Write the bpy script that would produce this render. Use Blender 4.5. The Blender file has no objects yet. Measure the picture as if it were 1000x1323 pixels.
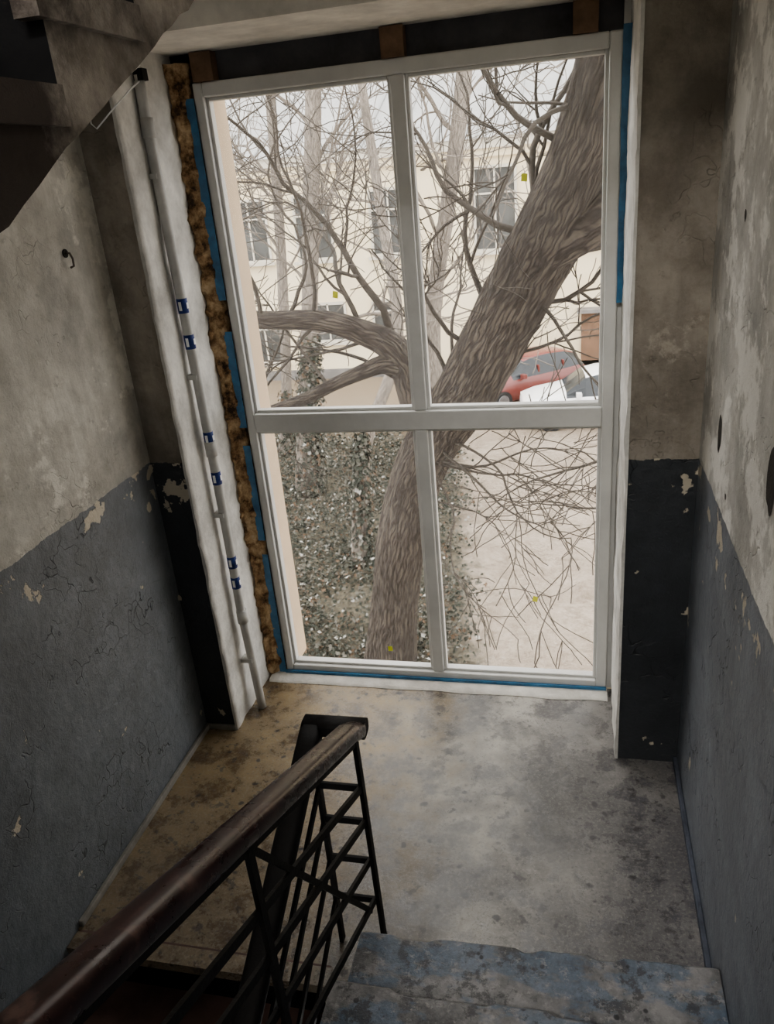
import bpy, math, random
import numpy as np
from mathutils import Vector, Matrix, noise as mnoise
rng = random.Random(7)
D = bpy.data
SC = bpy.context.scene

# ------------------------------------------------------------------ materials
class NT:
    def __init__(s, name):
        s.m = D.materials.new(name); s.m.use_nodes = True
        s.t = s.m.node_tree; s.b = s.t.nodes['Principled BSDF']; s.out = s.t.nodes['Material Output']
        s._pos = None
    def n(s, typ, **kw):
        nd = s.t.nodes.new(typ)
        for k, v in kw.items():
            if k.startswith('i_'):
                nd.inputs[k[2:].replace('_', ' ')].default_value = v
            else:
                setattr(nd, k, v)
        return nd
    def L(s, a, b): s.t.links.new(a, b)
    def pos(s, scale=(1, 1, 1), loc=(0, 0, 0)):
        if s._pos is None: s._pos = s.n('ShaderNodeNewGeometry').outputs['Position']
        mp = s.n('ShaderNodeMapping'); mp.inputs['Scale'].default_value = scale; mp.inputs['Location'].default_value = loc
        s.L(s._pos, mp.inputs['Vector']); return mp.outputs[0]
    def noise(s, scale, detail=5, rough=.6, vec=None, dist=0):
        nd = s.n('ShaderNodeTexNoise'); nd.inputs['Scale'].default_value = scale
        nd.inputs['Detail'].default_value = detail; nd.inputs['Roughness'].default_value = rough
        nd.inputs['Distortion'].default_value = dist
        s.L(vec if vec is not None else s.pos(), nd.inputs['Vector']); return nd.outputs['Fac']
    def vor(s, scale, feature='F1', vec=None, out='Distance'):
        nd = s.n('ShaderNodeTexVoronoi'); nd.feature = feature; nd.inputs['Scale'].default_value = scale
        s.L(vec if vec is not None else s.pos(), nd.inputs['Vector']); return nd.outputs[out]
    def ramp(s, fac, stops):
        nd = s.n('ShaderNodeValToRGB'); e = nd.color_ramp.elements
        while len(e) < len(stops): e.new(.5)
        for i, (p, c) in enumerate(stops):
            e[i].position = p
            e[i].color = (c, c, c, 1) if isinstance(c, (int, float)) else (*c, 1)
        s.L(fac, nd.inputs[0]); return nd.outputs['Color']
    def math(s, op, a, b=None, c=None):
        nd = s.n('ShaderNodeMath', operation=op)
        for i, x in enumerate((a, b, c)):
            if x is None: continue
            if isinstance(x, (int, float)): nd.inputs[i].default_value = x
            else: s.L(x, nd.inputs[i])
        return nd.outputs[0]
    def mix(s, fac, a, b, mode='MIX'):
        nd = s.n('ShaderNodeMixRGB', blend_type=mode)
        for k, x in (('Fac', fac), ('Color1', a), ('Color2', b)):
            if isinstance(x, (int, float)): nd.inputs[k].default_value = x if k == 'Fac' else (x, x, x, 1)
            elif isinstance(x, tuple): nd.inputs[k].default_value = (*x, 1)
            else: s.L(x, nd.inputs[k])
        return nd.outputs[0]
    def xyz(s):
        s.pos(); sp = s.n('ShaderNodeSeparateXYZ'); s.L(s._pos, sp.inputs[0]); return sp.outputs
    def bump(s, h, strength=.3, dist=.02):
        b = s.n('ShaderNodeBump'); b.inputs['Strength'].default_value = strength; b.inputs['Distance'].default_value = dist
        s.L(h, b.inputs['Height']); s.L(b.outputs[0], s.b.inputs['Normal'])
    def col(s, c):
        if isinstance(c, tuple): s.b.inputs['Base Color'].default_value = (*c, 1)
        else: s.L(c, s.b.inputs['Base Color'])
    def rough(s, r):
        if isinstance(r, (int, float)): s.b.inputs['Roughness'].default_value = r
        else: s.L(r, s.b.inputs['Roughness'])

def simple(name, col, rough=.6, var=.25, scale=8, bump=.15, metal=0, spec=None):
    m = NT(name)
    f = m.noise(scale, 6, .65)
    a = tuple(c * (1 - var) for c in col); b = tuple(min(1, c * (1 + var)) for c in col)
    m.col(m.ramp(f, [(.3, a), (.7, b)])); m.rough(rough); m.b.inputs['Metallic'].default_value = metal
    if spec is not None: m.b.inputs['Specular IOR Level'].default_value = spec
    if bump: m.bump(m.noise(scale * 4, 5), bump, .01)
    return m.m

def wall_mat(name, line=1.42, lower=(.15, .172, .198), upper=(.56, .53, .47), dirt=.45, scrape=.54):
    m = NT(name)
    z = m.xyz()[2]
    big = m.noise(1.3, 7, .68); mid = m.noise(4.5, 8, .72); fine = m.noise(30, 6, .7)
    up = m.ramp(big, [(.32, tuple(c * .45 for c in upper)), (.45, tuple(c * .8 for c in upper)), (.55, upper), (.68, tuple(min(1, c * 1.35) for c in upper))])
    up = m.mix(m.ramp(mid, [(.36, dirt), (.55, 0.)]), up, tuple(c * .38 for c in (upper[0], upper[1] * .94, upper[2] * .84)))
    streak = m.noise(3, 6, .65, m.pos((4, 4, .5)))
    up = m.mix(m.ramp(streak, [(.48, 0.), (.7, .45)]), up, tuple(c * .5 for c in upper))
    up = m.mix(m.ramp(m.noise(3.3, 8, .68, m.pos((1, 1, 1), (5, 2, 1))), [(scrape, 0.), (scrape + .05, .6)]), up, tuple(min(1, c * 1.4) for c in upper))
    up = m.mix(m.ramp(m.noise(22, 5, .7), [(.62, 0.), (.70, .4)]), up, tuple(c * .35 for c in upper))
    lo = m.ramp(mid, [(.3, tuple(c * .65 for c in lower)), (.52, lower), (.72, tuple(c * 1.35 for c in lower))])
    lo = m.mix(m.ramp(big, [(.4, .4), (.6, 0.)]), lo, tuple(c * .6 for c in lower))
    lo = m.mix(m.ramp(m.noise(14, 8, .75), [(.6, 0.), (.68, .55)]), lo, tuple(c * .4 for c in lower))
    va = m.n('ShaderNodeVectorMath', operation='ADD'); nv = m.n('ShaderNodeTexNoise'); nv.inputs['Scale'].default_value = 9
    m.L(m._pos, nv.inputs['Vector'])
    sc = m.n('ShaderNodeVectorMath', operation='SCALE'); sc.inputs['Scale'].default_value = .22
    m.L(nv.outputs['Color'], sc.inputs[0]); m.L(m._pos, va.inputs[0]); m.L(sc.outputs[0], va.inputs[1])
    cr = m.vor(8, 'DISTANCE_TO_EDGE', va.outputs[0])
    crm = m.math('MULTIPLY', m.ramp(cr, [(0., 1.), (.022, 0.)]), m.ramp(m.noise(3.1, 5, .6), [(.52, 0.), (.6, 1.)]))
    lo = m.mix(m.math('MULTIPLY', crm, .75), lo, (.02, .022, .024))
    near = m.ramp(m.math('ABSOLUTE', m.math('SUBTRACT', z, line - .06)), [(0., .13), (.22, 0.)])
    pn = m.math('ADD', m.noise(7.5, 7, .55, m.pos((1, 1, 1), (3.1, 1.7, .4))), near)
    pm = m.ramp(pn, [(.69, 0.), (.697, 1.)])
    lo = m.mix(pm, lo, (.54, .49, .40))
    bl = m.math('MULTIPLY_ADD', m.noise(6, 6, .7), .05, -.025)
    edge = m.math('GREATER_THAN', m.math('ADD', z, bl), line)
    m.col(m.mix(edge, lo, up))
    m.rough(m.mix(edge, .38, .9))
    h = m.math('ADD', m.math('MULTIPLY', m.noise(2.2, 3), 1.2), m.math('MULTIPLY', fine, .35))
    h = m.math('SUBTRACT', h, m.math('MULTIPLY', pm, .35)); h = m.math('SUBTRACT', h, m.math('MULTIPLY', crm, .3))
    m.bump(h, .6, .035)
    return m.m

def floor_mat(name):
    m = NT(name); X, Y, Z = m.xyz()
    big = m.noise(2.1, 8, .7, dist=.4); mid = m.noise(6, 9, .75); fine = m.noise(75, 4, .8)
    base = m.ramp(big, [(.33, (.06, .056, .05)), (.45, (.135, .126, .114)), (.53, (.225, .21, .185)), (.64, (.39, .365, .315))])
    base = m.mix(m.ramp(mid, [(.40, .8), (.5, 0.)]), base, (.065, .06, .056))
    gx = m.math('MULTIPLY_ADD', X, -.75, -.36)
    gx = m.math('ADD', gx, m.math('MULTIPLY_ADD', mid, .7, -.35))
    base = m.mix(m.ramp(gx, [(-.0, 0.), (.4, .85)]), base, m.mix(m.ramp(mid, [(.38, 0.), (.6, 1.)]), (.09, .056, .028), (.34, .25, .13)))
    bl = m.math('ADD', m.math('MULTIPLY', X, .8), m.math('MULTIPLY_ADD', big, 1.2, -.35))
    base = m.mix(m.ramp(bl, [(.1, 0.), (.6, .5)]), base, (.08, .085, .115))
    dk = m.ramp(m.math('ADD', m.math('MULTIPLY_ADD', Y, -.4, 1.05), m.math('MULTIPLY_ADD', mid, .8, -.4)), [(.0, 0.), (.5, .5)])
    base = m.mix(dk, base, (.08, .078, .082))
    base = m.mix(m.ramp(fine, [(.5, 0.), (.62, .35)]), base, (.36, .345, .31))
    base = m.mix(m.ramp(m.noise(48, 4, .8), [(.55, 0.), (.65, .55)]), base, (.04, .037, .037))
    va = m.n('ShaderNodeVectorMath', operation='ADD'); nv = m.n('ShaderNodeTexNoise'); nv.inputs['Scale'].default_value = 14; m.L(m._pos, nv.inputs['Vector'])
    sc = m.n('ShaderNodeVectorMath', operation='SCALE'); sc.inputs['Scale'].default_value = .05; m.L(nv.outputs['Color'], sc.inputs[0]); m.L(m._pos, va.inputs[0]); m.L(sc.outputs[0], va.inputs[1])
    sp = m.ramp(m.vor(11, 'F1', va.outputs[0]), [(.10, 1.), (.17, 0.)])
    sp = m.math('MULTIPLY', sp, m.ramp(m.noise(3.8, 2), [(.46, 0.), (.52, .9)]))
    base = m.mix(sp, base, (.035, .032, .032))
    sp2 = m.ramp(m.noise(13, 5, .65), [(.585, 0.), (.63, .7)])
    base = m.mix(sp2, base, (.045, .041, .041))
    m.col(base); m.rough(m.ramp(mid, [(.38, .16), (.6, .42)])); m.b.inputs['Specular IOR Level'].default_value = .6
    m.bump(m.math('ADD', m.math('MULTIPLY', fine, .4), m.math('MULTIPLY', mid, 1.5)), .18, .01)
    return m.m

def step_mat(name, blue=.6):
    m = NT(name); mid = m.noise(5, 8, .7); fine = m.noise(50, 5, .8)
    base = m.mix(m.ramp(mid, [(.38, 0.), (.6, 1.)]), (.06, .06, .063), (.25, .245, .245))
    bm = m.ramp(m.noise(3.6, 7, .6, m.pos((1, 2, 2), (.7, 0, 0))), [(.48, 0.), (.53, blue)])
    base = m.mix(bm, base, m.mix(m.ramp(fine, [(.35, 0.), (.65, 1.)]), (.05, .08, .125), (.12, .18, .26)))
    base = m.mix(m.ramp(m.noise(9, 8, .75), [(.54, 0.), (.59, .75)]), base, (.04, .04, .042))
    base = m.mix(m.ramp(m.noise(30, 5, .8), [(.55, 0.), (.65, .6)]), base, (.32, .31, .30))
    sp = m.ramp(m.vor(16), [(.10, .9), (.16, 0.)])
    sp = m.math('MULTIPLY', sp, m.ramp(m.noise(4.5, 2), [(.45, 0.), (.52, 1.)]))
    base = m.mix(sp, base, (.02, .02, .023))
    m.col(base); m.rough(m.ramp(mid, [(.3, .28), (.7, .5)])); m.bump(m.math('ADD', fine, mid), .4, .012)
    return m.m

def bark_mat(name, dark, light, su=16, sv=3.0, strength=1.0, lo=.3):
    m = NT(name)
    uv = m.n('ShaderNodeTexCoord').outputs['UV']
    nz = m.n('ShaderNodeTexNoise'); nz.inputs['Scale'].default_value = 6; nz.inputs['Detail'].default_value = 5; m.L(uv, nz.inputs['Vector'])
    sc = m.n('ShaderNodeVectorMath', operation='SCALE'); sc.inputs['Scale'].default_value = .13
    ad = m.n('ShaderNodeVectorMath', operation='ADD'); m.L(nz.outputs['Color'], sc.inputs[0]); m.L(uv, ad.inputs[0]); m.L(sc.outputs[0], ad.inputs[1])
    mp = m.n('ShaderNodeMapping'); mp.inputs['Scale'].default_value = (su, sv, 1); m.L(ad.outputs[0], mp.inputs[0])
    v = m.vor(1.0, 'DISTANCE_TO_EDGE', mp.outputs[0])
    mp2 = m.n('ShaderNodeMapping'); mp2.inputs['Scale'].default_value = (su * 2, sv * 2.2, 1); m.L(ad.outputs[0], mp2.inputs[0])
    f = m.noise(1.0, 9, .78, mp2.outputs[0])
    h = m.math('ADD', m.ramp(v, [(0., 0.), (.22, .35)]), m.math('MULTIPLY', f, 1.05))
    c = m.ramp(h, [(lo, tuple(x * .22 for x in dark)), (.62, dark), (1., light)])
    big = m.noise(1.5, 4, .6)
    c = m.mix(m.ramp(big, [(.35, .4), (.6, 0.)]), c, tuple(x * .6 for x in dark))
    m.col(c); m.rough(.9); m.bump(h, strength, .05)
    return m.m

M = {}
M['wall'] = wall_mat('wall_paint_and_plaster', lower=(.17, .187, .207), upper=(.62, .60, .545), scrape=.56, dirt=.4)
M['wallr'] = wall_mat('wall_paint_right', upper=(.60, .59, .56), lower=(.185, .205, .238), scrape=.50)
M['wallb'] = wall_mat('wall_paint_pier_shaded', lower=(.05, .055, .062), upper=(.36, .325, .28), dirt=.6, scrape=.64)  # same wall paint, with the backlit piers' shade put into the colours
M['white'] = simple('reveal_whitewash', (.62, .61, .58), .85, .3, 6, .5)
M['soffit'] = simple('lintel_plaster', (.74, .71, .65), .9, .25, 4, .4)
M['cream'] = simple('exterior_render_cream', (.66, .52, .37), .9, .08, 3, .1)
M['floor'] = floor_mat('worn_concrete_floor')
M['step'] = step_mat('worn_step')
M['stepl'] = simple('brown_step', (.10, .06, .05), .7, .4, 7, .3)
M['stone'] = simple('stair_stone_side', (.16, .135, .12), .9, .6, 2.6, .8)
M['riser'] = simple('riser_painted_shade', (.012, .012, .013), .9, .3, 7, .3, spec=.1)  # near-black colour stands in for shade on the stair risers
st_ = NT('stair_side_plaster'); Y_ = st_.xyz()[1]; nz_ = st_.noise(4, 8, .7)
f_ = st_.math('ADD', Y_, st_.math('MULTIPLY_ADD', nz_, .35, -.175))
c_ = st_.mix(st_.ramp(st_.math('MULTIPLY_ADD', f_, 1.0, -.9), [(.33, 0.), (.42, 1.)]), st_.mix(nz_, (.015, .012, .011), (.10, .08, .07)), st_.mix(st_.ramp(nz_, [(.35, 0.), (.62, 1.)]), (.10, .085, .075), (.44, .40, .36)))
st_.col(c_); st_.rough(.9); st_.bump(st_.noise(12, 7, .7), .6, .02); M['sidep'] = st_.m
M['sill'] = simple('sill_mortar', (.60, .58, .54), .8, .25, 9, .4)
M['pvc'] = simple('white_pvc', (.62, .62, .605), .4, .08, 6, .03)
M['blue'] = simple('blue_film', (.045, .16, .30), .4, .35, 14, .2)
M['board'] = simple('grey_board', (.085, .085, .095), .8, .4, 6, .3)
M['wood'] = simple('raw_wood', (.17, .105, .065), .7, .4, 10, .3)
M['steel'] = simple('black_painted_steel', (.010, .009, .009), .6, .3, 20, .2, spec=.25)
M['concrete'] = simple('grey_concrete', (.2, .19, .18), .9, .3, 4, .3)
M['conduit'] = simple('conduit_plastic', (.50, .50, .485), .45, .15, 9, .08)
M['tape'] = simple('blue_label', (.012, .04, .2), .5, .2, 20, 0)
M['label'] = simple('white_label', (.85, .87, .88), .5, .05, 20, 0)
M['tan'] = simple('skirting_mortar', (.22, .21, .19), .8, .3, 10, .3)
M['blueskirt'] = simple('skirting_blue', (.085, .095, .12), .8, .4, 10, .3, spec=.2)
M['hole'] = simple('broken_plaster', (.03, .026, .022), .95, .4, 25, .5)
f = NT('polyurethane_foam'); nn = f.noise(14, 6, .7)
f.col(f.ramp(nn, [(.38, (.05, .03, .018)), (.47, (.28, .17, .085)), (.6, (.56, .41, .25)), (.8, (.70, .58, .42))])); f.rough(.85); f.bump(f.noise(40, 5), .6, .02); M['foam'] = f.m
h = NT('varnished_handrail'); gr = h.noise(4, 8, .7, h.pos((14, 1.2, 3))); pa = h.noise(9, 6, .7)
c = h.ramp(gr, [(.3, (.008, .003, .003)), (.6, (.028, .009, .008)), (.8, (.055, .019, .016))])
c = h.mix(h.ramp(pa, [(.58, 0.), (.64, .5)]), c, (.11, .065, .055))
h.col(c); h.rough(h.ramp(pa, [(.3, .2), (.7, .38)])); h.bump(gr, .10, .003); h.b.inputs['Specular IOR Level'].default_value = .5; M['rail'] = h.m
g = NT('window_glass'); g.t.nodes.remove(g.b)
tr = g.n('ShaderNodeBsdfTransparent'); gl = g.n('ShaderNodeBsdfGlossy'); gl.inputs['Roughness'].default_value = .02
m1 = g.n('ShaderNodeMixShader'); m2 = g.n('ShaderNodeMixShader'); m1.inputs[0].default_value = .03
tl = g.n('ShaderNodeBsdfTranslucent'); tl.inputs['Color'].default_value = (.95, .95, .93, 1)
g.L(tr.outputs[0], m1.inputs[1]); g.L(gl.outputs[0], m1.inputs[2])
dirt = g.ramp(g.noise(2.5, 7, .7), [(.35, .006), (.75, .03)])
g.L(dirt, m2.inputs[0]); g.L(m1.outputs[0], m2.inputs[1]); g.L(tl.outputs[0], m2.inputs[2]); g.L(m2.outputs[0], g.out.inputs[0]); M['glass'] = g.m
M['sticker'] = simple('yellow_sticker', (.75, .85, .05), .5, .1, 20, 0)
M['sticker'].node_tree.nodes['Principled BSDF'].inputs['Transmission Weight'].default_value = .5
M['bark'] = bark_mat('old_bark', (.072, .056, .045), (.23, .19, .152), 25, 4.0, .95, .28)
M['bark2'] = bark_mat('grey_bark', (.18, .155, .13), (.38, .33, .275), 26, 6, .5, .15)
M['twig'] = simple('twig_bark', (.06, .05, .04), .9, .3, 8, .1)
M['twig2'] = simple('pale_twig_bark', (.17, .145, .12), .9, .3, 8, .1)
b = NT('facade_plaster'); c = b.ramp(b.noise(.6, 6, .6), [(.3, (.68, .58, .40)), (.7, (.82, .73, .54))]); b.col(c); b.rough(.9); M['facade'] = b.m
M['facade2'] = simple('yellow_facade', (.84, .66, .26), .9, .05, 1, 0)
M['roof'] = simple('tin_roof', (.33, .33, .32), .7, .12, 1.2, 0)
M['wframe'] = simple('old_window_frame', (.55, .51, .43), .6, .08, 3, 0)
M['pane'] = simple('dark_pane', (.095, .095, .09), .4, .5, 1.5, 0, spec=.15)
M['door'] = simple('brown_door', (.20, .12, .075), .6, .3, 5, .1)
gr = NT('courtyard_ground'); X, Y, Z = gr.xyz()
bn = gr.noise(1.3, 7, .65); fn = gr.noise(14, 6, .75)
pathc = gr.mix(gr.ramp(bn, [(.3, 0.), (.7, 1.)]), (.25, .20, .155), (.40, .34, .275))
pathc = gr.mix(gr.ramp(gr.noise(4.2, 8, .8), [(.46, 0.), (.6, .65)]), pathc, (.16, .125, .09))
pathc = gr.mix(gr.ramp(gr.noise(26, 6, .8), [(.5, 0.), (.62, .55)]), pathc, (.13, .105, .08))
pathc = gr.mix(gr.ramp(gr.noise(20, 6, .8, gr.pos((1, 1, 1), (4, 4, 0))), [(.55, 0.), (.66, .5)]), pathc, (.5, .46, .41))
soil = gr.mix(gr.ramp(fn, [(.35, 0.), (.65, 1.)]), (.025, .023, .017), (.17, .145, .10))
e = gr.math('ADD', gr.math('ADD', X, gr.math('MULTIPLY', Y, .17)), gr.math('MULTIPLY_ADD', gr.noise(2.2, 6, .7), 1.2, -.6))
gm = gr.ramp(gr.math('MULTIPLY_ADD', e, .5, .5), [(.52, 0.), (.68, 1.)])
far = gr.ramp(gr.math('MULTIPLY_ADD', Y, .1, -1.0), [(.45, 0.), (.6, .7)])
cc = gr.mix(gm, soil, pathc); cc = gr.mix(far, cc, (.28, .22, .155))
gr.col(cc); gr.rough(.95); gr.bump(fn, .6, .04); M['ground'] = gr.m
lf = NT('ivy_leaf'); at = lf.n('ShaderNodeAttribute', attribute_name='Col'); lf.L(at.outputs['Color'], lf.b.inputs['Base Color']); lf.rough(.75); lf.b.inputs['Specular IOR Level'].default_value = .3; M['leaf'] = lf.m
def paint(name, c):
    m = NT(name); m.col(c); m.rough(.3); m.b.inputs['Coat Weight'].default_value = .3; return m.m
M['red'] = paint('red_car_paint', (.18, .045, .038)); M['carw'] = paint('white_car_paint', (.80, .80, .80))
M['carglass'] = simple('car_glass', (.03, .035, .04), .12, .2, 2, 0); M['tyre'] = simple('tyre_rubber', (.02, .02, .02), .8, .2, 20, .1)
M['hub'] = simple('wheel_hub', (.4, .4, .42), .35, .2, 20, 0, .8); M['lamp'] = simple('lamp_lens', (.8, .78, .72), .15, .1, 20, 0)
M['bumper'] = simple('bumper_plastic', (.03, .03, .03), .6, .2, 20, 0)
em = NT('fill_lamp_glow'); em.col((.9, .9, .85)); em.b.inputs['Emission Color'].default_value = (1, .95, .88, 1); em.b.inputs['Emission Strength'].default_value = 3; M['diff'] = em.m  # glowing face of the added fill lamp

# ------------------------------------------------------------------ mesh builder
class MB:
    def __init__(s): s.v = []; s.f = []; s.mi = []; s.uv = []; s.mats = []; s.sm = []
    def mat(s, k):
        if k not in s.mats: s.mats.append(k)
        return s.mats.index(k)
    def face(s, idx, k, uv=None, smooth=False):
        s.f.append(tuple(idx)); s.mi.append(s.mat(k)); s.sm.append(smooth)
        s.uv.extend(uv if uv else [(0., 0.)] * len(idx))
    def box(s, x0, x1, y0, y1, z0, z1, k):
        o = len(s.v)
        s.v += [(x0, y0, z0), (x1, y0, z0), (x1, y1, z0), (x0, y1, z0), (x0, y0, z1), (x1, y0, z1), (x1, y1, z1), (x0, y1, z1)]
        for q in ((0, 3, 2, 1), (4, 5, 6, 7), (0, 1, 5, 4), (1, 2, 6, 5), (2, 3, 7, 6), (3, 0, 4, 7)):
            s.face([o + i for i in q], k)
        return o
    def prism(s, poly, x0, x1, k, kside=None):
        o = len(s.v); n = len(poly)
        s.v += [(x0, y, z) for y, z in poly] + [(x1, y, z) for y, z in poly]
        s.face([o + i for i in range(n)], kside or k); s.face([o + n + i for i in reversed(range(n))], kside or k)
        for i in range(n):
            j = (i + 1) % n; s.face([o + i, o + n + i, o + n + j, o + j], k)
    def tube(s, pts, rad, k, n=8, cap=True, ridge=None, smooth=True, prof=None, up=None):
        pts = [Vector(p) for p in pts]; N = len(pts)
        if isinstance(rad, (int, float)): rad = [rad] * N
        o = len(s.v); L = 0; Ls = []
        nrm = None
        for i, p in enumerate(pts):
            t = (pts[min(i + 1, N - 1)] - pts[max(i - 1, 0)]).normalized()
            if nrm is None:
                a = Vector((0, 0, 1)) if up is None else Vector(up)
                if abs(t.dot(a)) > .95: a = Vector((0, 1, 0))
                nrm = (a - t * a.dot(t)).normalized()
            else:
                nrm = (nrm - t * nrm.dot(t)).normalized()
            if up is not None:
                a = Vector(up); nrm = (a - t * a.dot(t)).normalized()
            bi = t.cross(nrm)
            if i: L += (pts[i] - pts[i - 1]).length
            Ls.append(L)
            if prof:
                for (a, b2) in prof: s.v.append(tuple(p + bi * a * rad[i] + nrm * b2 * rad[i]))
            else:
                for j in range(n):
                    th = 2 * math.pi * j / n; r = rad[i]
                    if ridge: r *= 1 + ridge(th, L, i)
                    s.v.append(tuple(p + (nrm * math.cos(th) + bi * math.sin(th)) * r))
        if prof: n = len(prof)
        R0 = max(rad)
        for i in range(N - 1):
            for j in range(n):
                j2 = (j + 1) % n; a = o + i * n + j; b2 = o + i * n + j2
                u0 = j / n * 2 * math.pi * R0; u1 = (j + 1) / n * 2 * math.pi * R0
                s.face([a, b2, b2 + n, a + n], k, [(u0, Ls[i]), (u1, Ls[i]), (u1, Ls[i + 1]), (u0, Ls[i + 1])], smooth)
        if cap:
            s.face([o + j for j in reversed(range(n))], k); s.face([o + (N - 1) * n + j for j in range(n)], k)
    def cyl(s, c, axis, r, h, k, n=20, r2=None):
        a = Vector(axis).normalized(); c = Vector(c)
        s.tube([c - a * h / 2, c + a * h / 2], [r, r if r2 is None else r2], k, n)
    def obj(s, name, parent=None, bevel=0, xf=None, col=None, loc=None):
        me = D.meshes.new(name)
        v = s.v
        if xf is not None: v = [tuple(xf @ Vector(p)) for p in v]
        me.from_pydata(v, [], s.f)
        for k in s.mats: me.materials.append(M[k])
        me.polygons.foreach_set('material_index', s.mi); me.polygons.foreach_set('use_smooth', s.sm)
        ul = me.uv_layers.new(name='UVMap'); ul.data.foreach_set('uv', np.array(s.uv, dtype=np.float32).ravel())
        if col is not None:
            ca = me.color_attributes.new('Col', 'FLOAT_COLOR', 'CORNER'); ca.data.foreach_set('color', np.array(col, dtype=np.float32).ravel())
        me.update()
        o = D.objects.new(name, me); SC.collection.objects.link(o)
        if bevel:
            md = o.modifiers.new('bevel', 'BEVEL'); md.width = bevel; md.segments = 2; md.limit_method = 'ANGLE'
        if parent: o.parent = parent
        return o
def empty(name):
    e = D.objects.new(name, None); SC.collection.objects.link(e); e.empty_display_size = .2; return e
def boxo(name, dims, k, bevel=0, parent=None):
    m = MB(); m.box(*dims, k); return m.obj(name, parent, bevel)

XL, XR, YB, YO = -1.79, .45, 2.93, 3.75
WX0, WX1, WZ1 = -1.635, .20, 2.995
EPS = .003
# ------------------------------------------------------------------ shell
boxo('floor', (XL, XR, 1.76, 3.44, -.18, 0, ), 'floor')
boxo('wall_left', (XL - .25, XL, -3.2, YO, -2.5, 5.2), 'wall')
boxo('wall_right', (XR, XR + .25, -3.2, YO, -2.5, 5.2), 'wallr')
m = MB()
m.box(XL, WX0, YB, YO - .05, -2.5, 5.2, 'wallb'); m.box(WX1, XR, YB, YO - .05, -2.5, 5.2, 'wallb')
m.box(WX0, WX1, YB, YO - .05, WZ1, 5.2, 'soffit'); m.box(WX0, WX1, YB + .001, 3.51, -2.5, -.181, 'facade'); m.box(WX0, WX1, 3.441, 3.51, -.181, -.0, 'facade')
m.obj('wall_back')
def rough_lining(name, x, side, y0, y1, z0, z1, k, ny=14, nz=90, amp=.007, thick=.012):
    mb = MB(); o = 0
    for i in range(nz + 1):
        for j in range(ny + 1):
            y = y0 + (y1 - y0) * j / ny; z = z0 + (z1 - z0) * i / nz
            a = amp * mnoise.noise(Vector((x * 3, y * 9, z * 6))) + amp * .6 * mnoise.noise(Vector((x * 3, y * 30, z * 22)))
            if j == 0: y += -.002 + .010 * mnoise.noise(Vector((1, 4, z * 12)))
            mb.v.append((x + side * (thick + a), y, z))
    for i in range(nz):
        for j in range(ny):
            a = i * (ny + 1) + j; q = [a, a + 1, a + ny + 2, a + ny + 1]
            mb.face(q if side > 0 else q[::-1], k, smooth=True)
    for i in range(nz + 1):
        p = mb.v[i * (ny + 1)]; mb.v.append((x, p[1], p[2]))
    b0 = (nz + 1) * (ny + 1)
    for i in range(nz):
        mb.face([b0 + i, i * (ny + 1), (i + 1) * (ny + 1), b0 + i + 1], k)
    mb.obj(name)
rough_lining('trim_reveal_left', WX0, 1, YB - .004, 3.45, 0, WZ1, 'white')
rough_lining('trim_reveal_right', WX1, -1, YB - .004, 3.45, 0, WZ1, 'white')
m = MB(); m.box(WX0, -1.512, 3.495, 3.70, -.02, WZ1, 'cream'); m.box(.155, WX1, 3.495, 3.70, -.02, WZ1, 'cream')
m.obj('trim_exterior_reveal')
boxo('wall_rear', (XL, XR, -3.2, -3.0, -2.5, 5.2), 'wall')
boxo('ceiling', (XL - .25, XR + .25, -3.2, YO, 5.2, 5.35), 'soffit')
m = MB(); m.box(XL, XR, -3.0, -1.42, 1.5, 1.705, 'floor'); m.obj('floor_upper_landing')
m = MB(); m.box(XL, XR, 1.95, YB, 3.1, 3.3, 'soffit'); m.obj('ceiling_landing_slab')
boxo('baseboard_left', (XL, XL + .018, 1.77, YB, 0, .03), 'tan', .004)
boxo('baseboard_right', (XR - .018, XR, 1.80, YB, 0, .03), 'blueskirt', .004)
boxo('baseboard_back', (XL, WX0, YB - .015, YB, 0, .03), 'tan', .004)
m = MB(); n = 60
for i in range(n + 1):
    x = WX0 + .03 + (WX1 - WX0 - .06) * i / n
    y = 3.33 + .012 * mnoise.noise(Vector((x * 5, 0, 0)))
    m.v += [(x, y, .002), (x, y + .012, .012), (x, 3.42, .02)]
for i in range(n):
    a = i * 3
    for k in (0, 1): m.face([a + k, a + k + 3, a + k + 4, a + k + 1], 'sill', smooth=True)
m.obj('trim_sill')

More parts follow.
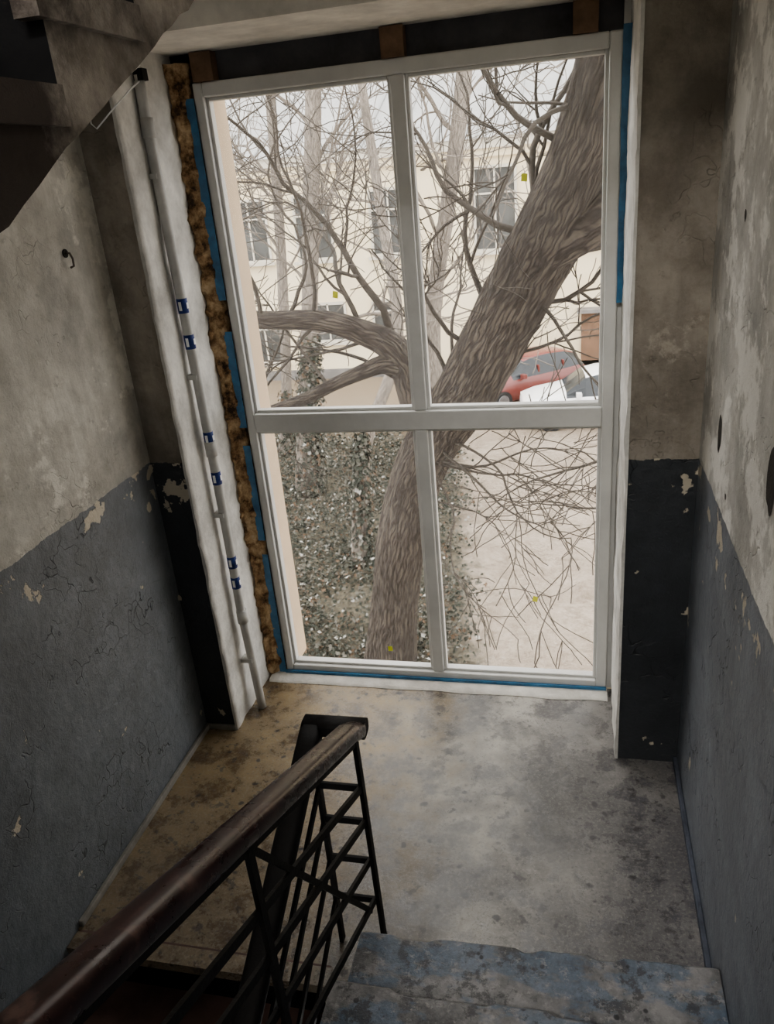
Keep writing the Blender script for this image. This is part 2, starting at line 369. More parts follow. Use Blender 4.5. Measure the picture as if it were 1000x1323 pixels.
# ------------------------------------------------------------------ stairs
RUN, RISE = .29, .155
def flight(name, x0, x1, y_start, z_start, n, kt, kr, ks, soffit=.16, nose=.02):
    m = MB(); top = []
    for i in range(n):
        y = y_start - i * RUN; z = z_start + i * RISE
        top += [(y, z), (y, z + RISE)]
    ye = y_start - n * RUN; ze = z_start + n * RISE
    poly = top + [(ye, ze), (ye, ze - soffit - .08), (y_start, z_start - soffit - .08)]
    m.prism(poly[::-1], x0, x1, kr, ks)
    for i in range(n):
        y = y_start - i * RUN; z = z_start + (i + 1) * RISE
        ns = 40
        o = len(m.v)
        for j in range(ns + 1):
            x = x0 - .005 + (x1 - x0 + .005) * j / ns
            c = .006 * mnoise.noise(Vector((x * 9, i * 3.3, 1))) + (.014 if mnoise.noise(Vector((x * 5, i * 7.7, 5))) > .25 else 0)
            c -= .03 * (x + .65) * (i == 0)
            yn = y + nose - c
            m.v += [(x, y - RUN, z + .004), (x, yn - .012, z + .004), (x, yn, z - .008), (x, yn, z - .035), (x, y - .001, z - .04)]
        for j in range(ns):
            a = o + j * 5
            for k in range(4): m.face([a + k, a + k + 1, a + k + 6, a + k + 5], kt)
        m.face([o, o + 4, o + 3, o + 2, o + 1], kt)
    return m.obj(name)
flight('stair_flight_right', -.68, XR - EPS, 1.775, 0, 11, 'step', 'step', 'stone')
m = MB(); n = 10
poly = [(1.76, -.18), (1.76, 0), (1.70, 0)]
for i in range(n):
    y = 1.70 - i * RUN; z = -RISE * (i)
    poly += [(y, z - RISE), (y - RUN, z - RISE)]
poly += [(1.70 - n * RUN, -RISE * n - .3), (1.70, -.42), (1.76, -.42)]
m.prism(poly, XL + EPS, -.80, 'stepl', 'stone')
for i in range(n):
    y = 1.70 - i * RUN; z = -RISE * i
    m.box(XL + EPS, -.80, y - .004, y + .001, z - RISE, z - .04, 'riser')  # thin near-black sheet: riser shade painted in
    m.box(XL + EPS, -.795, y - .02, y + (.05 if i == 0 else RUN * .98), z - .035, z + .003, 'floor' if i == 0 else 'stepl')
m.obj('stair_flight_left_down')
boxo('floor_edge_center', (-.80, -.68, 1.66, 1.76, -.18, 0), 'floor')
m = MB()
y0, z0 = 1.28, 2.81
ys = y0 - 6 * .31; zs = 2.66 - 6 * .15
y, z = ys, zs; poly = [(y, z)]
for i in range(9):
    z += .15; poly.append((y, z)); y += .31; poly.append((y, z))
yl = y
low = lambda yy: 2.467 + .485 * (yy - 1.05)
for t in np.linspace(1, 0, 60):
    yy = ys + (yl - ys) * t
    poly.append((yy, low(yy) + .018 * mnoise.noise(Vector((yy * 5, 2, 1))) + .008 * mnoise.noise(Vector((yy * 20, 2, 1)))))
m.prism(poly, XL + EPS, -.80, 'riser', 'sidep')  # shadowed step faces painted near-black
y, z = ys, zs
for i in range(9):
    z += .15
    m.box(-.83, -.785, y - .03, y + .30, z - .055, z + .004, 'sidep'); y += .31
m.obj('stair_flight_left_up')
m = MB(); poly = [(1.95, 3.3)]
yy, zz = 1.95, 3.3
for i in range(9):
    zz += RISE; poly.append((yy, zz)); yy -= RUN; poly.append((yy, zz))
poly += [(yy, zz - .3), (1.95, 3.1)]
m.prism(poly[::-1], -.62, XR - EPS, 'soffit', 'stone'); m.obj('stair_flight_right_up')

# ------------------------------------------------------------------ window
win = empty('window_1')
FX0, FX1, FZ0, FZ1, FY0, FY1 = -1.53, .165, .02, 2.885, 3.415, 3.49
fl, fr, ft, fb = .042, .05, .055, .042
m = MB()
m.box(FX0, FX0 + fl, FY0, FY1, FZ0, FZ1, 'pvc'); m.box(FX1 - fr, FX1, FY0, FY1, FZ0, FZ1, 'pvc')
m.box(FX0 + fl, FX1 - fr, FY0, FY1, FZ1 - ft, FZ1, 'pvc'); m.box(FX0 + fl, FX1 - fr, FY0, FY1, FZ0, FZ0 + fb, 'pvc')
m.box(FX0 + fl, FX1 - fr, FY0 - .004, FY1, 1.392, 1.482, 'pvc')
m.box(-.708, -.650, FY0 + .004, FY1, 1.482, FZ1 - ft, 'pvc'); m.box(-.712, -.654, FY0 + .004, FY1, FZ0 + fb, 1.392, 'pvc')
m.obj('frame', win, .006)
panes = [(FX0 + fl, -.708, 1.482, FZ1 - ft), (-.650, FX1 - fr, 1.482, FZ1 - ft), (FX0 + fl, -.712, FZ0 + fb, 1.392), (-.654, FX1 - fr, FZ0 + fb, 1.392)]
m = MB(); b = .014
for x0, x1, za, zb in panes:
    ya, yb = FY0 + .022, FY1 - .01
    m.box(x0, x0 + b, ya, yb, za, zb, 'pvc'); m.box(x1 - b, x1, ya, yb, za, zb, 'pvc')
    m.box(x0 + b, x1 - b, ya, yb, za, za + b, 'pvc'); m.box(x0 + b, x1 - b, ya, yb, zb - b, zb, 'pvc')
m.obj('glazing_beads', win, .003)
m = MB()
for x0, x1, za, zb in panes:
    o = len(m.v); yy = 3.455
    m.v += [(x0, yy, za), (x1, yy, za), (x1, yy, zb), (x0, yy, zb)]; m.face([o, o + 1, o + 2, o + 3], 'glass')
m.obj('glass_panes', win)
m = MB()
for sx, sz in ((-.20, 2.42), (-1.03, 2.01), (-.94, .17), (-.18, .50)):
    o = len(m.v); a = rng.uniform(-.3, .3)
    for k in range(4):
        th = a + math.pi / 4 + k * math.pi / 2; m.v.append((sx + .017 * math.cos(th), 3.452, sz + .021 * math.sin(th)))
    m.face([o, o + 1, o + 2, o + 3], 'sticker')
m.obj('stickers', win)
m = MB()
def strip(x0, x1, z0, z1, yy, k, n=24):
    o = len(m.v)
    for i in range(n + 1):
        z = z0 + (z1 - z0) * i / n; j = .004 * mnoise.noise(Vector((x0 * 4, 0, z * 15)))
        m.v += [(x0 + j, yy + j, z), (x1, yy - abs(j), z)]
    for i in range(n): m.face([o + 2 * i, o + 2 * i + 1, o + 2 * i + 3, o + 2 * i + 2], k)
strip(FX0 - .036, FX0 + .004, 2.02, 2.83, 3.404, 'blue'); strip(FX0 - .036, FX0 + .004, 1.42, 1.88, 3.404, 'blue'); strip(FX0 - .034, FX0 + .003, .82, 1.33, 3.404, 'blue'); strip(FX0 - .036, FX0 + .003, .0, .74, 3.404, 'blue')
strip(FX1 - .003, FX1 + .030, 1.92, 2.90, 3.408, 'blue')
m.box(FX0, FX1, 3.398, 3.412, .004, .032, 'blue')
m.obj('blue_protective_film', win)
m = MB(); m.box(WX0 + .01, WX1 - .01, 3.46, 3.49, FZ1, WZ1, 'board'); m.box(FX1, WX1, 3.45, 3.5, 0, WZ1, 'pvc'); m.box(WX0, FX0, 3.46, 3.5, 0, WZ1, 'board')
for xs in (-1.47, -.685, .03): m.box(xs - .045, xs + .045, 3.40, 3.47, FZ1 + .001, WZ1 - .004, 'wood')
m.obj('packing_boards', win)
m = MB(); nz, na = 320, 12
for i in range(nz + 1):
    z = .0 + 2.96 * i / nz
    w = .043 + .014 * mnoise.noise(Vector((z * 7, 0, 3))) + .010 * mnoise.noise(Vector((z * 30, 2, 3)))
    cx = WX0 + .045 + .006 * mnoise.noise(Vector((z * 5, 8, 3)))
    for j in range(na + 1):
        th = math.pi * j / na
        r = 1 + .4 * mnoise.noise(Vector((z * 16, j * .5, 1))) + .2 * mnoise.noise(Vector((z * 45, j * 1.1, 1)))
        m.v.append((cx - math.cos(th) * w, 3.46 - math.sin(th) ** .6 * (.065 + .045 * max(0, math.cos(th))) * r, z))
for i in range(nz):
    for j in range(na):
        a = i * (na + 1) + j; m.face([a, a + 1, a + na + 2, a + na + 1], 'foam', smooth=True)
m.obj('foam_strip', win)

# ------------------------------------------------------------------ conduit
pipe = empty('electrical_conduit')
m = MB(); px, py = -1.592, 3.11
def pxz(z): return px + .010 * math.sin(z * 1.6) + (.03 * (1 - min(1, z / .6)) if z < .6 else 0)
path = [(pxz(z), py, z) for z in np.linspace(.005, 2.9, 30)]
m.tube(path, .0215, 'conduit', 14)
for z in (.55, 1.42, 2.72): m.cyl((pxz(z), py, z), (0, 0, 1), .026, .07, 'conduit', 14)
m.obj('pipe', pipe)
m = MB()
for z in (.74, .85, 1.28, 1.47, 1.9, 2.05):
    x = pxz(z)
    m.cyl((x, py, z), (0, 0, 1), .0225, .06, 'tape', 14)
    m.box(x - .006, x + .006, py - .0238, py - .0225, z - .018, z + .018, 'label'); m.box(x + .0225, x + .0238, py - .008, py + .008, z - .012, z + .012, 'label')
m.obj('labels', pipe)
m = MB()
for z in (.3, 1.1, 1.75, 2.55):
    x = pxz(z)
    m.box(WX0 + .014, x + .01, py - .026, py + .026, z - .01, z + .01, 'conduit')
m.obj('clips', pipe)
m = MB(); pts = [(px, py - .01, 2.88), (px - .0, 3.0, 2.84), (px - .02, 2.90, 2.78), (px - .09, 2.88, 2.72), (px - .12, 2.90, 2.74), (px - .13, 2.915, 2.8)]
m.tube(pts, .003, 'label', 6); m.tube([(p[0] + .01, p[1], p[2] + .05) for p in pts], .003, 'label', 6)
m.box(px - .02, px + .02, py - .02, py + .02, 2.88, 2.92, 'steel')
m.obj('loose_wires', pipe)
m = MB(); m.tube([(XL + .001, 2.67, 2.32), (XL + .02, 2.67, 2.32), (XL + .028, 2.67, 2.30), (XL + .026, 2.67, 2.275), (XL + .012, 2.67, 2.27)], .004, 'stone', 8)
m.cyl((XL + .003, 2.67, 2.32), (1, 0, 0), .015, .005, 'hole', 12); m.obj('wall_hook')
m = MB()
for (yy, zz, r, e) in ((2.56, 1.64, .028, 2.3), (1.86, 1.76, .045, 2.0), (2.45, 2.3, .012, 1.4), (2.38, 1.5, .010, 1)):
    o = len(m.v); n = 26
    for k in range(n):
        th = 2 * math.pi * k / n; rr = r * (1 + .25 * mnoise.noise(Vector((math.cos(th) * 1.5, math.sin(th) * 1.5, yy * 5))))
        m.v.append((XR - .0015, yy + rr * math.cos(th), zz + rr * e * math.sin(th)))
    m.face([o + k for k in range(n)], 'hole')
m.obj('plaster_holes')

# ------------------------------------------------------------------ railing
rail = empty('stair_railing')
SL = .465; XU, XD = -.65, -.79; YP = 1.865; ZT = .925
prof = [(math.copysign(abs(math.cos(t)) ** .6, math.cos(t)), math.copysign(abs(math.sin(t)) ** .7, math.sin(t)) * .78) for t in [2 * math.pi * k / 28 for k in range(28)]]
m = MB()
up_end = (XU, YP - 3.0, ZT + .02 + SL * 3.0)
path = [up_end] + [(XU, YP - t, ZT + .02 + SL * t) for t in (2.4, 1.8, 1.2, .8, .4, .15, .06)]
path += [(XU, YP + .015, ZT)]
m.tube(path, .035, 'rail', prof=prof, up=(0, 0, 1))
SD = .50
path = [(XD, YP + .015, ZT - .005), (XD, YP - .06, ZT - .04)] + [(XD, YP - t, ZT - SD * t - .01) for t in (.2, .6, 1.2, 1.8, 2.4, 3.0)]
m.tube(path, .036, 'steel', prof=prof, up=(0, 0, 1))
m.tube([(XD - .03, YP + .03, ZT - .004), (XU + .03, YP + .03, ZT - .002)], .034, 'steel', prof=prof, up=(0, 0, 1))
m.obj('handrail', rail)
m = MB()
def bar(p, q, w=.012, t=.005, k='steel'):
    p = Vector(p); q = Vector(q); d = (q - p).normalized()
    a = Vector((1, 0, 0)) if abs(d.x) < .9 else Vector((0, 1, 0))
    b = d.cross(a).normalized(); o = len(m.v)
    for c in (p, q):
        for s1, s2 in ((-1, -1), (1, -1), (1, 1), (-1, 1)): m.v.append(tuple(c + a * t * s1 + b * w * s2))
    for s_ in range(4): m.face([o + s_, o + (s_ + 1) % 4, o + 4 + (s_ + 1) % 4, o + 4 + s_], k)
    m.face([o + 3, o + 2, o + 1, o], k); m.face([o + 4, o + 5, o + 6, o + 7], k)
offs = (.0, -.185, -.325, -.495, -.675)
for i, dz in enumerate(offs):
    z = ZT - .03 + dz
    w = .015 if i == 0 else .012
    bar((XU, YP, z), (XU, YP - 3.0, z + SL * 3.0), w)
    bar((XD, YP, z - .01), (XD, YP - 3.0, z - .01 - SD * 3.0), w)
    if i: bar((XU, YP, z), (XD, YP, z), .012)
bar((XU + .01, YP + .02, -.0), (XU, YP, ZT - .01), .013, .007); bar((XD, YP, 0), (XD, YP, ZT - .01), .013, .007)
for t in (.75, 1.5, 2.25, 2.9):
    zt = ZT + SL * t; k = int((YP - t < 1.775) and (1.775 - (YP - t)) / RUN) + 1
    bar((XU + .01, YP - t, k * RISE), (XU, YP - t, zt), .012, .006)
    zt = ZT - SD * t; k = int((1.70 - (YP - t)) / RUN) + 1
    bar((XD - .03, YP - t, -k * RISE), (XD - .0, YP - t, zt - .02), .012, .006)
bar((XU, YP - .75, ZT - .03 + SL * .75), (XU, YP - .05, ZT - .70), .008, .004)
m.obj('steel_balustrade', rail)

# ------------------------------------------------------------------ added fill light (unseen)
lamp = empty('added_fill_lamp')  # lamp behind the camera, added to brighten the stairwell
m = MB(); m.box(-1.3, -.04, -2.05, -1.75, 5.13, 5.19, 'conduit'); m.box(-1.27, -.07, -2.02, -1.78, 5.09, 5.13, 'diff'); m.obj('fill_fitting', lamp, .01)
ld = D.lights.new('added_fill_light', 'AREA'); ld.shape = 'RECTANGLE'; ld.size = 1.2; ld.size_y = .25; ld.energy = 155; ld.color = (1, .97, .93)
lo = D.objects.new('added_fill_light', ld); SC.collection.objects.link(lo); lo.location = (-.67, -1.9, 5.07); lo.parent = lamp

# ------------------------------------------------------------------ outside
GZ = -2.5
m = MB(); nx, ny = 90, 80
for j in range(ny + 1):
    for i in range(nx + 1):
        x = -26 + 44 * i / nx; y = 3.70 + 30 * j / ny
        m.v.append((x, y, GZ + .05 * mnoise.noise(Vector((x * .5, y * .5, 0)))))
for j in range(ny):
    for i in range(nx):
        a = j * (nx + 1) + i; m.face([a, a + 1, a + nx + 2, a + nx + 1], 'ground', smooth=True)
m.obj('ground')

def building(name, x0, x1, y, z0, z1, depth, wins, kf, ridge, doors=()):
    e = empty(name); m = MB()
    m.box(x0, x1, y, y + depth, z0, z1, kf)
    m.box(x0, x1, y - .22, y, z1 - .22, z1, 'wframe'); m.box(x0, x1, y - .12, y, z1 - .4, z1 - .22, kf)
    m.box(x0, x1, y - .05, y, z0, z0 + .35, 'concrete')
    m.obj('facade', e)
    m = MB(); o = len(m.v)
    m.v += [(x0, y - .3, z1), (x1, y - .3, z1), (x1, y + depth * .5, z1 + ridge), (x0, y + depth * .5, z1 + ridge), (x0, y + depth + .3, z1), (x1, y + depth + .3, z1)]
    m.face([o, o + 1, o + 2, o + 3], 'roof'); m.face([o + 3, o + 2, o + 5, o + 4], 'roof'); m.face([o, o + 3, o + 4], 'roof'); m.face([o + 1, o + 5, o + 2], 'roof'); m.face([o, o + 4, o + 5, o + 1], 'roof')
    x = x0
    while x < x1:
        m.tube([(x, y - .3, z1 + .02), (x, y + depth * .5, z1 + ridge + .02)], .025, 'roof', 4); x += .9
    m.obj('roof', e)
    m = MB()
    for (cx, za, zb, w) in wins:
        h = w / 2
        m.box(cx - h, cx + h, y - .02, y - .005, za, zb, 'pane')
        for (a, b2, c, d) in ((cx - h - .04, cx - h + .02, za, zb), (cx + h - .02, cx + h + .04, za, zb), (cx - h, cx + h, zb - .03, zb + .04), (cx - h, cx + h, za - .03, za + .03), (cx - .02, cx + .02, za, zb), (cx - h, cx + h, za + (zb - za) * .68, za + (zb - za) * .68 + .04)):
            m.box(a, b2, y - .06, y - .003, c, d, 'wframe')
        m.box(cx - h - .12, cx + h + .12, y - .16, y, za - .1, za - .03, 'wframe')
    for (cx, za, zb, w) in doors:
        m.box(cx - w / 2, cx + w / 2, y - .05, y, za, zb, 'door'); m.box(cx - w / 2 - .1, cx + w / 2 + .1, y - .4, y, zb, zb + .08, 'concrete')
    m.obj('windows', e)
    return e
W = [(-13.2, .55, 2.1, .9), (-11.6, .55, 2.1, .9), (-9.8, .55, 2.1, .9), (-8.0, .6, 2.05, .9), (-6.33, .56, 2.05, .9), (-4.4, .56, 2.05, .9), (-1.84, .5, 2.33, .95), (.5, .5, 2.3, .95), (2.6, .5, 2.3, .95),
     (-10, -1.9, -.7, .8), (-8.0, -2.0, -.75, .9), (-6.2, -1.5, -.55, .9), (-4.72, -1.4, -.55, .55), (-1.8, -1.5, -.5, .8), (2.4, -1.5, -.5, .8)]
building('apartment_building', -22, 9, 20, GZ - .1, 2.95, 9, W, 'facade', 1.9, [(.5, GZ, -1.05, .7)])
W2 = [(x, z, z + 1.6, 1.1) for x in np.arange(-6, 12, 2.6) for z in (3.2, 6.0)]
building('apartment_building', -9, 14, 37, GZ - .1, 10.0, 9, W2, 'facade2', 2.2)

# ---- trees
def catmull(P, sub=8):
    P = [np.array(p, float) for p in P]; out = []
    Q = [2 * P[0] - P[1]] + P + [2 * P[-1] - P[-2]]
    for i in range(1, len(Q) - 2):
        for k in range(sub):
            t = k / sub
            out.append(.5 * ((2 * Q[i]) + (-Q[i - 1] + Q[i + 1]) * t + (2 * Q[i - 1] - 5 * Q[i] + 4 * Q[i + 1] - Q[i + 2]) * t * t + (-Q[i - 1] + 3 * Q[i] - 3 * Q[i + 1] + Q[i + 2]) * t ** 3))
    out.append(P[-1]); return out
def ridge_fn(seed, amp=.07, freq=15):
    def f(th, L, i):
        tw = th + .25 * mnoise.noise(Vector((L * .7, seed, 0)))
        a = mnoise.noise(Vector((math.cos(tw) * 1.2, math.sin(tw) * 1.2, L * .9 + seed))) * amp * 1.3
        b = abs(mnoise.noise(Vector((math.cos(tw) * freq * .45, math.sin(tw) * freq * .45, L * 2.6 + seed)))) * amp
        return a + b
    return f
def limb(m, P, k='bark', n=64, sub=10, amp=.07, seed=0):
    Q = catmull(P, sub); m.tube([q[:3] for q in Q], [max(.003, q[3]) for q in Q], k, n, ridge=ridge_fn(seed, amp)); return Q
count = [0]
def grow(m, p, d, L, r, depth, k, wander=.34, lift=.03, kids=(3, 6), rmin=.0035):
    n = max(5, int(L / .11)); pts = [tuple(p)]; rad = [r]; d = Vector(d).normalized(); p = Vector(p); dirs = [d.copy()]
    curl = Vector((rng.gauss(0, 1), rng.gauss(0, 1), rng.gauss(0, 1))) * wander * .22
    for i in range(n):
        if i == n // 2: curl = -curl * rng.uniform(-.3, 1.2)
        d = (d + curl + Vector((rng.gauss(0, 1), rng.gauss(0, 1), rng.gauss(0, 1))) * wander * .42 + Vector((0, 0, lift))).normalized()
        p = p + d * (L / n); pts.append(tuple(p)); rad.append(max(rmin, r * (1 - .75 * (i + 1) / n))); dirs.append(d.copy())
    m.tube(pts, rad, k, 7 if r > .03 else (5 if r > .012 else 4), cap=False); count[0] += 1
    if depth > 0:
        for c in range(rng.randint(*kids)):
            i = rng.randint(max(1, n // 5), n); dd = dirs[i]
            side = Vector((rng.gauss(0, 1), rng.gauss(0, 1), rng.gauss(0, 1))); side = (side - dd * side.dot(dd)).normalized()
            ang = rng.uniform(.45, 1.05); nd = dd * math.cos(ang) + side * math.sin(ang)
            grow(m, pts[i], nd, L * rng.uniform(.4, .68), max(rmin, rad[i] * rng.uniform(.5, .7)), depth - 1, k, wander, lift, kids, rmin)

tree = empty('large_tree')
m = MB()
trunk = [(-1.98, 7.2, -2.75, .36), (-1.93, 7.05, -2.4, .27), (-1.80, 7.0, -1.6, .235), (-1.66, 6.9, -.9, .23), (-1.43, 6.8, -.2, .235), (-1.17, 6.6, .32, .235), (-.84, 6.3, .82, .235), (-.51, 6, 1.42, .23), (-.21, 5.7, 1.95, .235), (-.0, 5.4, 2.34, .235), (.135, 5.2, 2.66, .23), (.25, 5.0, 3.05, .225), (.42, 4.85, 3.7, .22), (.55, 4.8, 4.6, .2)]
TQ = limb(m, trunk, n=128, sub=20, amp=.10, seed=2)
limb(m, [(-.25, 5.75, 1.9, .18), (0.03, 5.5, 2.08, .19), (.35, 5.3, 2.28, .18), (.9, 5.1, 2.6, .16), (1.6, 4.9, 3.0, .12)], n=48, seed=7)
limb(m, [(-1.18, 6.65, .2, .16), (-1.32, 6.55, .62, .15), (-1.40, 6.5, .98, .135), (-1.52, 6.45, 1.16, .12), (-1.70, 6.4, 1.27, .105), (-1.92, 6.35, 1.37, .09), (-2.15, 6.3, 1.42, .08), (-2.55, 6.2, 1.46, .07), (-3.1, 6.1, 1.6, .06), (-3.9, 6.0, 2.0, .03)], n=32, amp=.06, seed=4)
limb(m, [(-1.36, 6.5, .95, .11), (-1.55, 6.42, 1.0, .08), (-1.75, 6.36, .95, .065), (-1.95, 6.25, .89, .055), (-2.25, 6.0, .80, .05), (-2.7, 5.8, .74, .04), (-3.4, 5.6, .85, .02)], n=28, amp=.06, seed=5)
m.obj('trunk', tree)
m = MB()
S = [((-1.45, 6.5, 1.1), (-.3, -.1, 1), 2.4, .035), ((-1.7, 6.4, 1.27), (-.4, .1, .9), 1.9, .025), ((-2.1, 6.3, 1.42), (.1, .2, .9), 1.8, .02), ((-2.5, 6.2, 1.46), (-.2, -.2, .9), 1.7, .02),
     ((-1.0, 6.3, .9), (-.25, .1, .8), 1.4, .02), ((-.75, 6.1, 1.2), (-.9, -.1, .35), 1.5, .022), ((-.6, 6.0, 1.5), (-.7, .2, .8), 1.7, .025), ((-.3, 5.7, 2.0), (-.9, .1, .5), 1.6, .028), ((-.2, 5.6, 2.1), (-.6, -.2, .9), 1.5, .028),
     ((.0, 5.3, 2.5), (-.8, .0, .6), 1.4, .025), ((-.1, 5.6, 1.9), (.9, .1, -.1), 1.2, .035), ((-.3, 5.9, 1.5), (.9, .1, -.2), 1.3, .02), ((-.3, 5.8, 1.6), (.8, .0, -.5), 1.2, .016), ((-.6, 6.1, 1.1), (.9, .2, .0), 1.4, .016),
     ((-1.7, 6.4, 1.2), (-.8, .1, -.2), 1.4, .016), ((-2.1, 6.3, 1.35), (-.6, .2, -.6), 1.2, .016), ((-1.4, 6.5, .8), (-.9, -.1, .4), 1.6, .02), ((-2.0, 6.2, .9), (-.6, .1, .6), 1.3, .016),
     ((-2.6, 6.1, .8), (.2, .2, .9), 1.3, .016), ((-2.9, 6.1, 1.5), (.3, .1, .9), 1.8, .02), ((-2.3, 6.3, 1.45), (.3, .1, .9), 1.9, .018), ((-.9, 6.2, 1.0), (-.4, .2, .7), 1.4, .016), ((.2, 5.1, 2.8), (-.9, .1, .2), 1.2, .02)]
for p, d, L, r in S: grow(m, p, d, L, r, 2, 'twig', lift=.01, kids=(4, 6))
for p, d, L, r in [((-1.25, 6.5, .25), (.9, -.3, -.02), 1.7, .016), ((-1.25, 6.5, .15), (.9, -.2, -.25), 1.6, .015), ((-1.3, 6.6, 0.), (.8, -.3, -.55), 1.5, .014), ((-1.1, 6.4, .3), (.95, -.2, .12), 1.7, .014), ((.5, 5.6, .5), (-.9, .0, -.3), 1.3, .014), ((.5, 5.8, .0), (-.9, .1, -.2), 1.2, .012), ((-1.4, 6.7, -.3), (.8, -.3, -.3), 1.4, .012), ((.5, 5.5, 1.0), (-.9, .1, -.35), 1.0, .012), ((-1.3, 6.6, .1), (.9, -.2, -.12), 1.8, .014)]:
    grow(m, p, d, L, r, 2, 'twig', lift=-.015, kids=(3, 5), wander=.28, rmin=.004)
m.obj('branches', tree)
def bgtree(P, k, kt, tw, seed, ivy=()):
    e = empty('bare_tree'); m = MB(); Q = limb(m, P, k, 20, 8, .06, seed); m.obj('trunk', e)
    m = MB()
    for i in range(tw):
        q = Q[rng.randint(int(len(Q) * .3), len(Q) - 1)]
        a = rng.uniform(0, 2 * math.pi)
        grow(m, q[:3], (math.cos(a), math.sin(a) * .5, rng.uniform(.2, 1.1)), rng.uniform(1.6, 2.8), q[3] * rng.uniform(.2, .35), 2, kt, lift=.02, kids=(3, 6), rmin=.006)
    m.obj('branches', e)
    if ivy:
        global cols
        m = MB(); cols = []
        for a in ivy: clad(m, *a)
        m.obj('climbing_ivy', e, col=cols)
cols = []
PAL = [((.030, .033, .024), .40), ((.062, .062, .047), .26), ((.13, .122, .10), .20), ((.34, .33, .30), .045), ((.11, .072, .045), .095)]
def leaf(m, c, nrm, s):
    nrm = Vector(nrm).normalized(); a = nrm.orthogonal().normalized(); b = nrm.cross(a); th = rng.uniform(0, 6.28)
    u = a * math.cos(th) + b * math.sin(th); w = nrm.cross(u); c = Vector(c); o = len(m.v)
    for (p, q, h) in ((-.5, 0, 0), (-.1, .45, .12), (.6, 0, -.05), (-.1, -.45, .12)): m.v.append(tuple(c + u * p * s + w * q * s + nrm * h * s))
    m.face([o, o + 1, o + 2, o + 3], 'leaf')
    r = rng.random(); acc = 0
    for col, pr in PAL:
        acc += pr
        if r <= acc: break
    f = rng.uniform(.75, 1.25); cc = tuple(min(1, x * f) for x in col) + (1,); cols.extend([cc] * 4)
def clad(m, cx, cy, z0, z1, r, n, lean=0):
    for i in range(n):
        z = rng.uniform(z0, z1); th = rng.uniform(0, 6.28); rr = r * rng.uniform(.7, 1.25) * (1 - .35 * (z - z0) / (z1 - z0))
        leaf(m, (cx + lean * (z - z0) + rr * math.cos(th), cy + rr * math.sin(th), z), (math.cos(th), math.sin(th), .5), rng.uniform(.04, .08))
bgtree([(-4.5, 12, -2.6, .2), (-4.32, 12, -1.15, .14), (-4.02, 12, .59, .13), (-3.8, 12, 2.1, .12), (-3.58, 12, 3.55, .11), (-3.3, 12, 6, .06)], 'bark2', 'twig2', 15, 1, [(-4.4, 12, -2.5, .2, .26, 1900, .12)])
bgtree([(-5.6, 14, -2.6, .14), (-5.34, 14, -1.14, .1), (-5.1, 14, 1.2, .09), (-4.92, 14, 3.69, .08), (-4.8, 14, 6, .04)], 'bark2', 'twig2', 13, 3, [(-5.5, 14, -2.5, -1.2, .2, 500, .1)])
bgtree([(-2.9, 9.4, -2.6, .12), (-2.7, 9.6, -.9, .085), (-2.2, 9.9, .46, .075), (-2.3, 10, 2.1, .06), (-2.4, 10, 3.47, .05), (-2.5, 10, 5.4, .03)], 'bark2', 'twig2', 13, 5, [(-2.85, 9.45, -2.5, -.6, .15, 900, .09)])
bgtree([(-2.2, 13, -2.6, .2), (-2.3, 13, -1, .14), (-2.25, 13, .35, .13), (-1.9, 13, 2, .12), (-1.55, 13, 3.9, .11), (-1.3, 13, 6.5, .07)], 'bark2', 'twig2', 14, 9)
m = MB(); cols = []
N = 0
while N < 56000:
    y = 4.6 + 11.5 * rng.random() ** 1.3; x = rng.uniform(-9.0, .2)
    xb = -1.15 - .14 * (y - 7) + .55 * mnoise.noise(Vector((y * 1.1, 3, 0)))
    if x > xb + rng.gauss(0, .15): continue
    if mnoise.noise(Vector((x * .9, y * .9, 7))) > .25 and rng.random() < .7: continue
    if x < -.85 * y + .5 and rng.random() < .8: continue
    leaf(m, (x, y, GZ + rng.uniform(.01, .16) + .2 * max(0, mnoise.noise(Vector((x * 1.3, y * 1.3, 2))))), (rng.gauss(0, .6), rng.gauss(0, .6) - .3, 1), rng.uniform(.03, .065)); N += 1
m.obj('ground_ivy', col=cols)

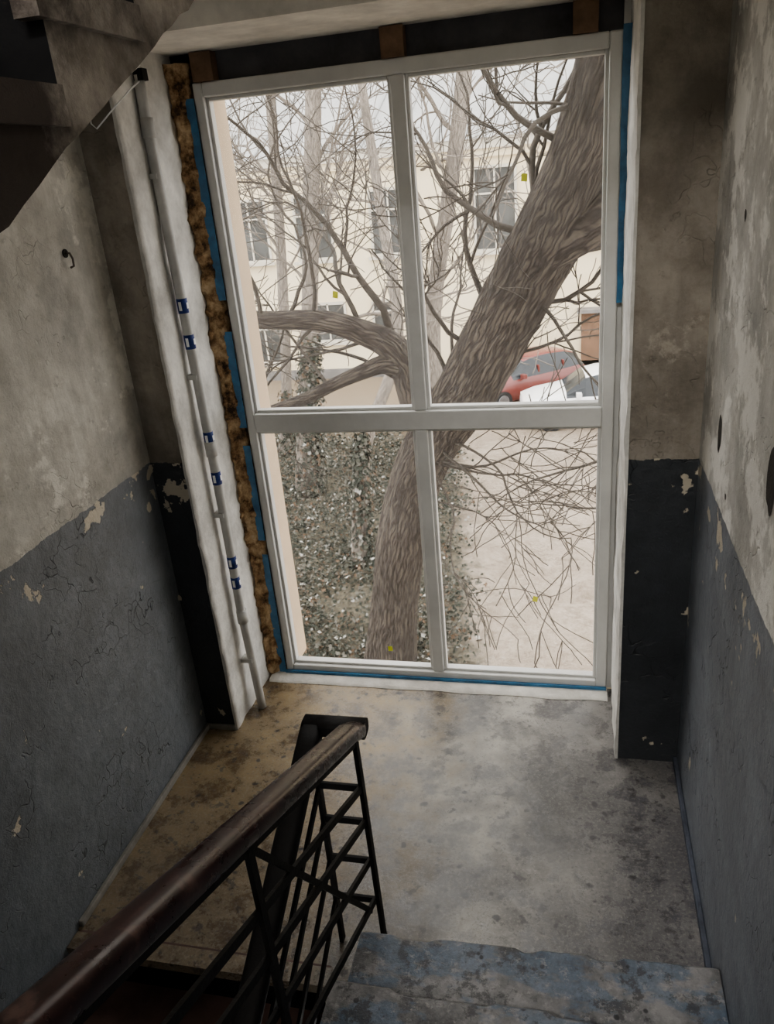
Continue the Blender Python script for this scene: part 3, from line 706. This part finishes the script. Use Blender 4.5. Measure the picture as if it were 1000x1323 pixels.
# ---- cars
def car(name, kbody, loc, ang, sc, Lc=4.0, Wd=1.7, H=1.48):
    e = empty(name)
    xf = Matrix.Translation(loc) @ Matrix.Rotation(ang, 4, 'Z') @ Matrix.Scale(sc, 4)
    st = [(-2.0, .35, .62, .66, .62, .45), (-1.93, .26, .72, .78, .76, .6), (-1.6, .22, .80, .88, .82, .68), (-1.05, .2, .86, .97, .85, .7), (-.85, .2, .88, 1.02, .85, .68), (-.35, .2, .90, 1.38, .85, .60), (.0, .2, .90, 1.46, .85, .59), (.6, .2, .91, 1.48, .85, .59), (1.2, .2, .93, 1.44, .85, .58), (1.6, .22, .94, 1.32, .83, .56), (1.85, .25, .92, 1.02, .8, .62), (1.98, .32, .80, .84, .72, .6)]
    m = MB(); rings = []
    for (x, zb, zs, zt, hw, tw) in st:
        x *= Lc / 4.0; k = H / 1.48; hw *= Wd / 1.7; tw *= Wd / 1.7
        P = [(0, zb), (hw * .85, zb), (hw, zb + .1), (hw * 1.02, (zb + zs) / 2), (hw, zs - .04), (hw * .95, zs)]
        P += [(hw * .95 + (tw - hw * .95) * .5, zs + (zt - zs) * .5), (tw, zt - .05 * (zt - zs) - .01), (tw * .8, zt), (0, zt + .02)]
        ring = [(x, a, b * k) for a, b in P] + [(x, -a, b * k) for a, b in P[-2:0:-1]]
        rings.append(ring)
    n = len(rings[0])
    for rg in rings: m.v += rg
    for i in range(len(rings) - 1):
        for j in range(n):
            j2 = (j + 1) % n
            k = kbody; jj = j if j < 9 else n - 1 - j
            if jj in (5, 6) and 4 <= i <= 9: k = 'carglass'
            if jj in (7, 8) and i in (4, 9): k = 'carglass'
            m.face([i * n + j, i * n + j2, (i + 1) * n + j2, (i + 1) * n + j], k, smooth=(k == kbody))
    m.face([j for j in reversed(range(n))], kbody); m.face([(len(rings) - 1) * n + j for j in range(n)], kbody)
    m.obj('body', e, xf=xf)
    m = MB(); hw = Wd / 2
    for x in (-1.25 * Lc / 4, 1.22 * Lc / 4):
        for s in (-1, 1):
            m.cyl((x, s * (hw - .08), .31), (0, 1, 0), .31, .2, 'tyre', 28); m.cyl((x, s * (hw - .02), .31), (0, 1, 0), .19, .11, 'hub', 20)
    m.obj('wheels', e, xf=xf)
    m = MB()
    for s in (-1, 1):
        m.box(-1.98 * Lc / 4, -1.86 * Lc / 4, s * hw * .62 - .14, s * hw * .62 + .14, .60, .74, 'lamp'); m.box(1.86 * Lc / 4, 1.97 * Lc / 4, s * hw * .78 - .08, s * hw * .78 + .08, .6, .85, 'red')
        m.box(-.62, -.48, s * (hw + .08) - .09, s * (hw + .08) + .09, .92, 1.05, kbody)
        for xx in (.12, 1.05): m.box(xx - .03, xx + .03, s * hw * .86 - .05, s * hw * .86 + .05, .9, 1.2, kbody)
    m.box(-2.03 * Lc / 4, -1.95 * Lc / 4, -hw * .8, hw * .8, .3, .5, 'bumper'); m.box(1.95 * Lc / 4, 2.03 * Lc / 4, -hw * .8, hw * .8, .35, .55, 'bumper')
    m.box(-2.045 * Lc / 4, -2.02 * Lc / 4, -.26, .26, .36, .46, 'label')
    m.obj('fittings', e, bevel=.02, xf=xf)
car('car', 'red', (-1.15, 17.6, GZ), math.radians(38), .70)
car('car', 'carw', (.42, 15.85, GZ), math.radians(6), .74)

# ------------------------------------------------------------------ world & camera
w = D.worlds.new('overcast_sky'); SC.world = w; w.use_nodes = True
bg = w.node_tree.nodes['Background']; bg.inputs[0].default_value = (1.0, .985, .96, 1); bg.inputs[1].default_value = 4.2
try:
    SC.view_settings.look = 'AgX - Medium High Contrast'
except Exception as ex: print(ex)
cd = D.cameras.new('camera'); co = D.objects.new('camera', cd); SC.collection.objects.link(co)
cd.sensor_fit = 'HORIZONTAL'; cd.sensor_width = 36; cd.lens = 36.9; cd.clip_start = .05; cd.clip_end = 300
R = Matrix(((.97343, -.00737, .22885), (.21213, .4052, -.88928), (-.08618, .9142, .396)))
co.matrix_world = Matrix.Translation((0, 0, 2.5)) @ R.to_4x4()
SC.camera = co
print('branches', count[0])
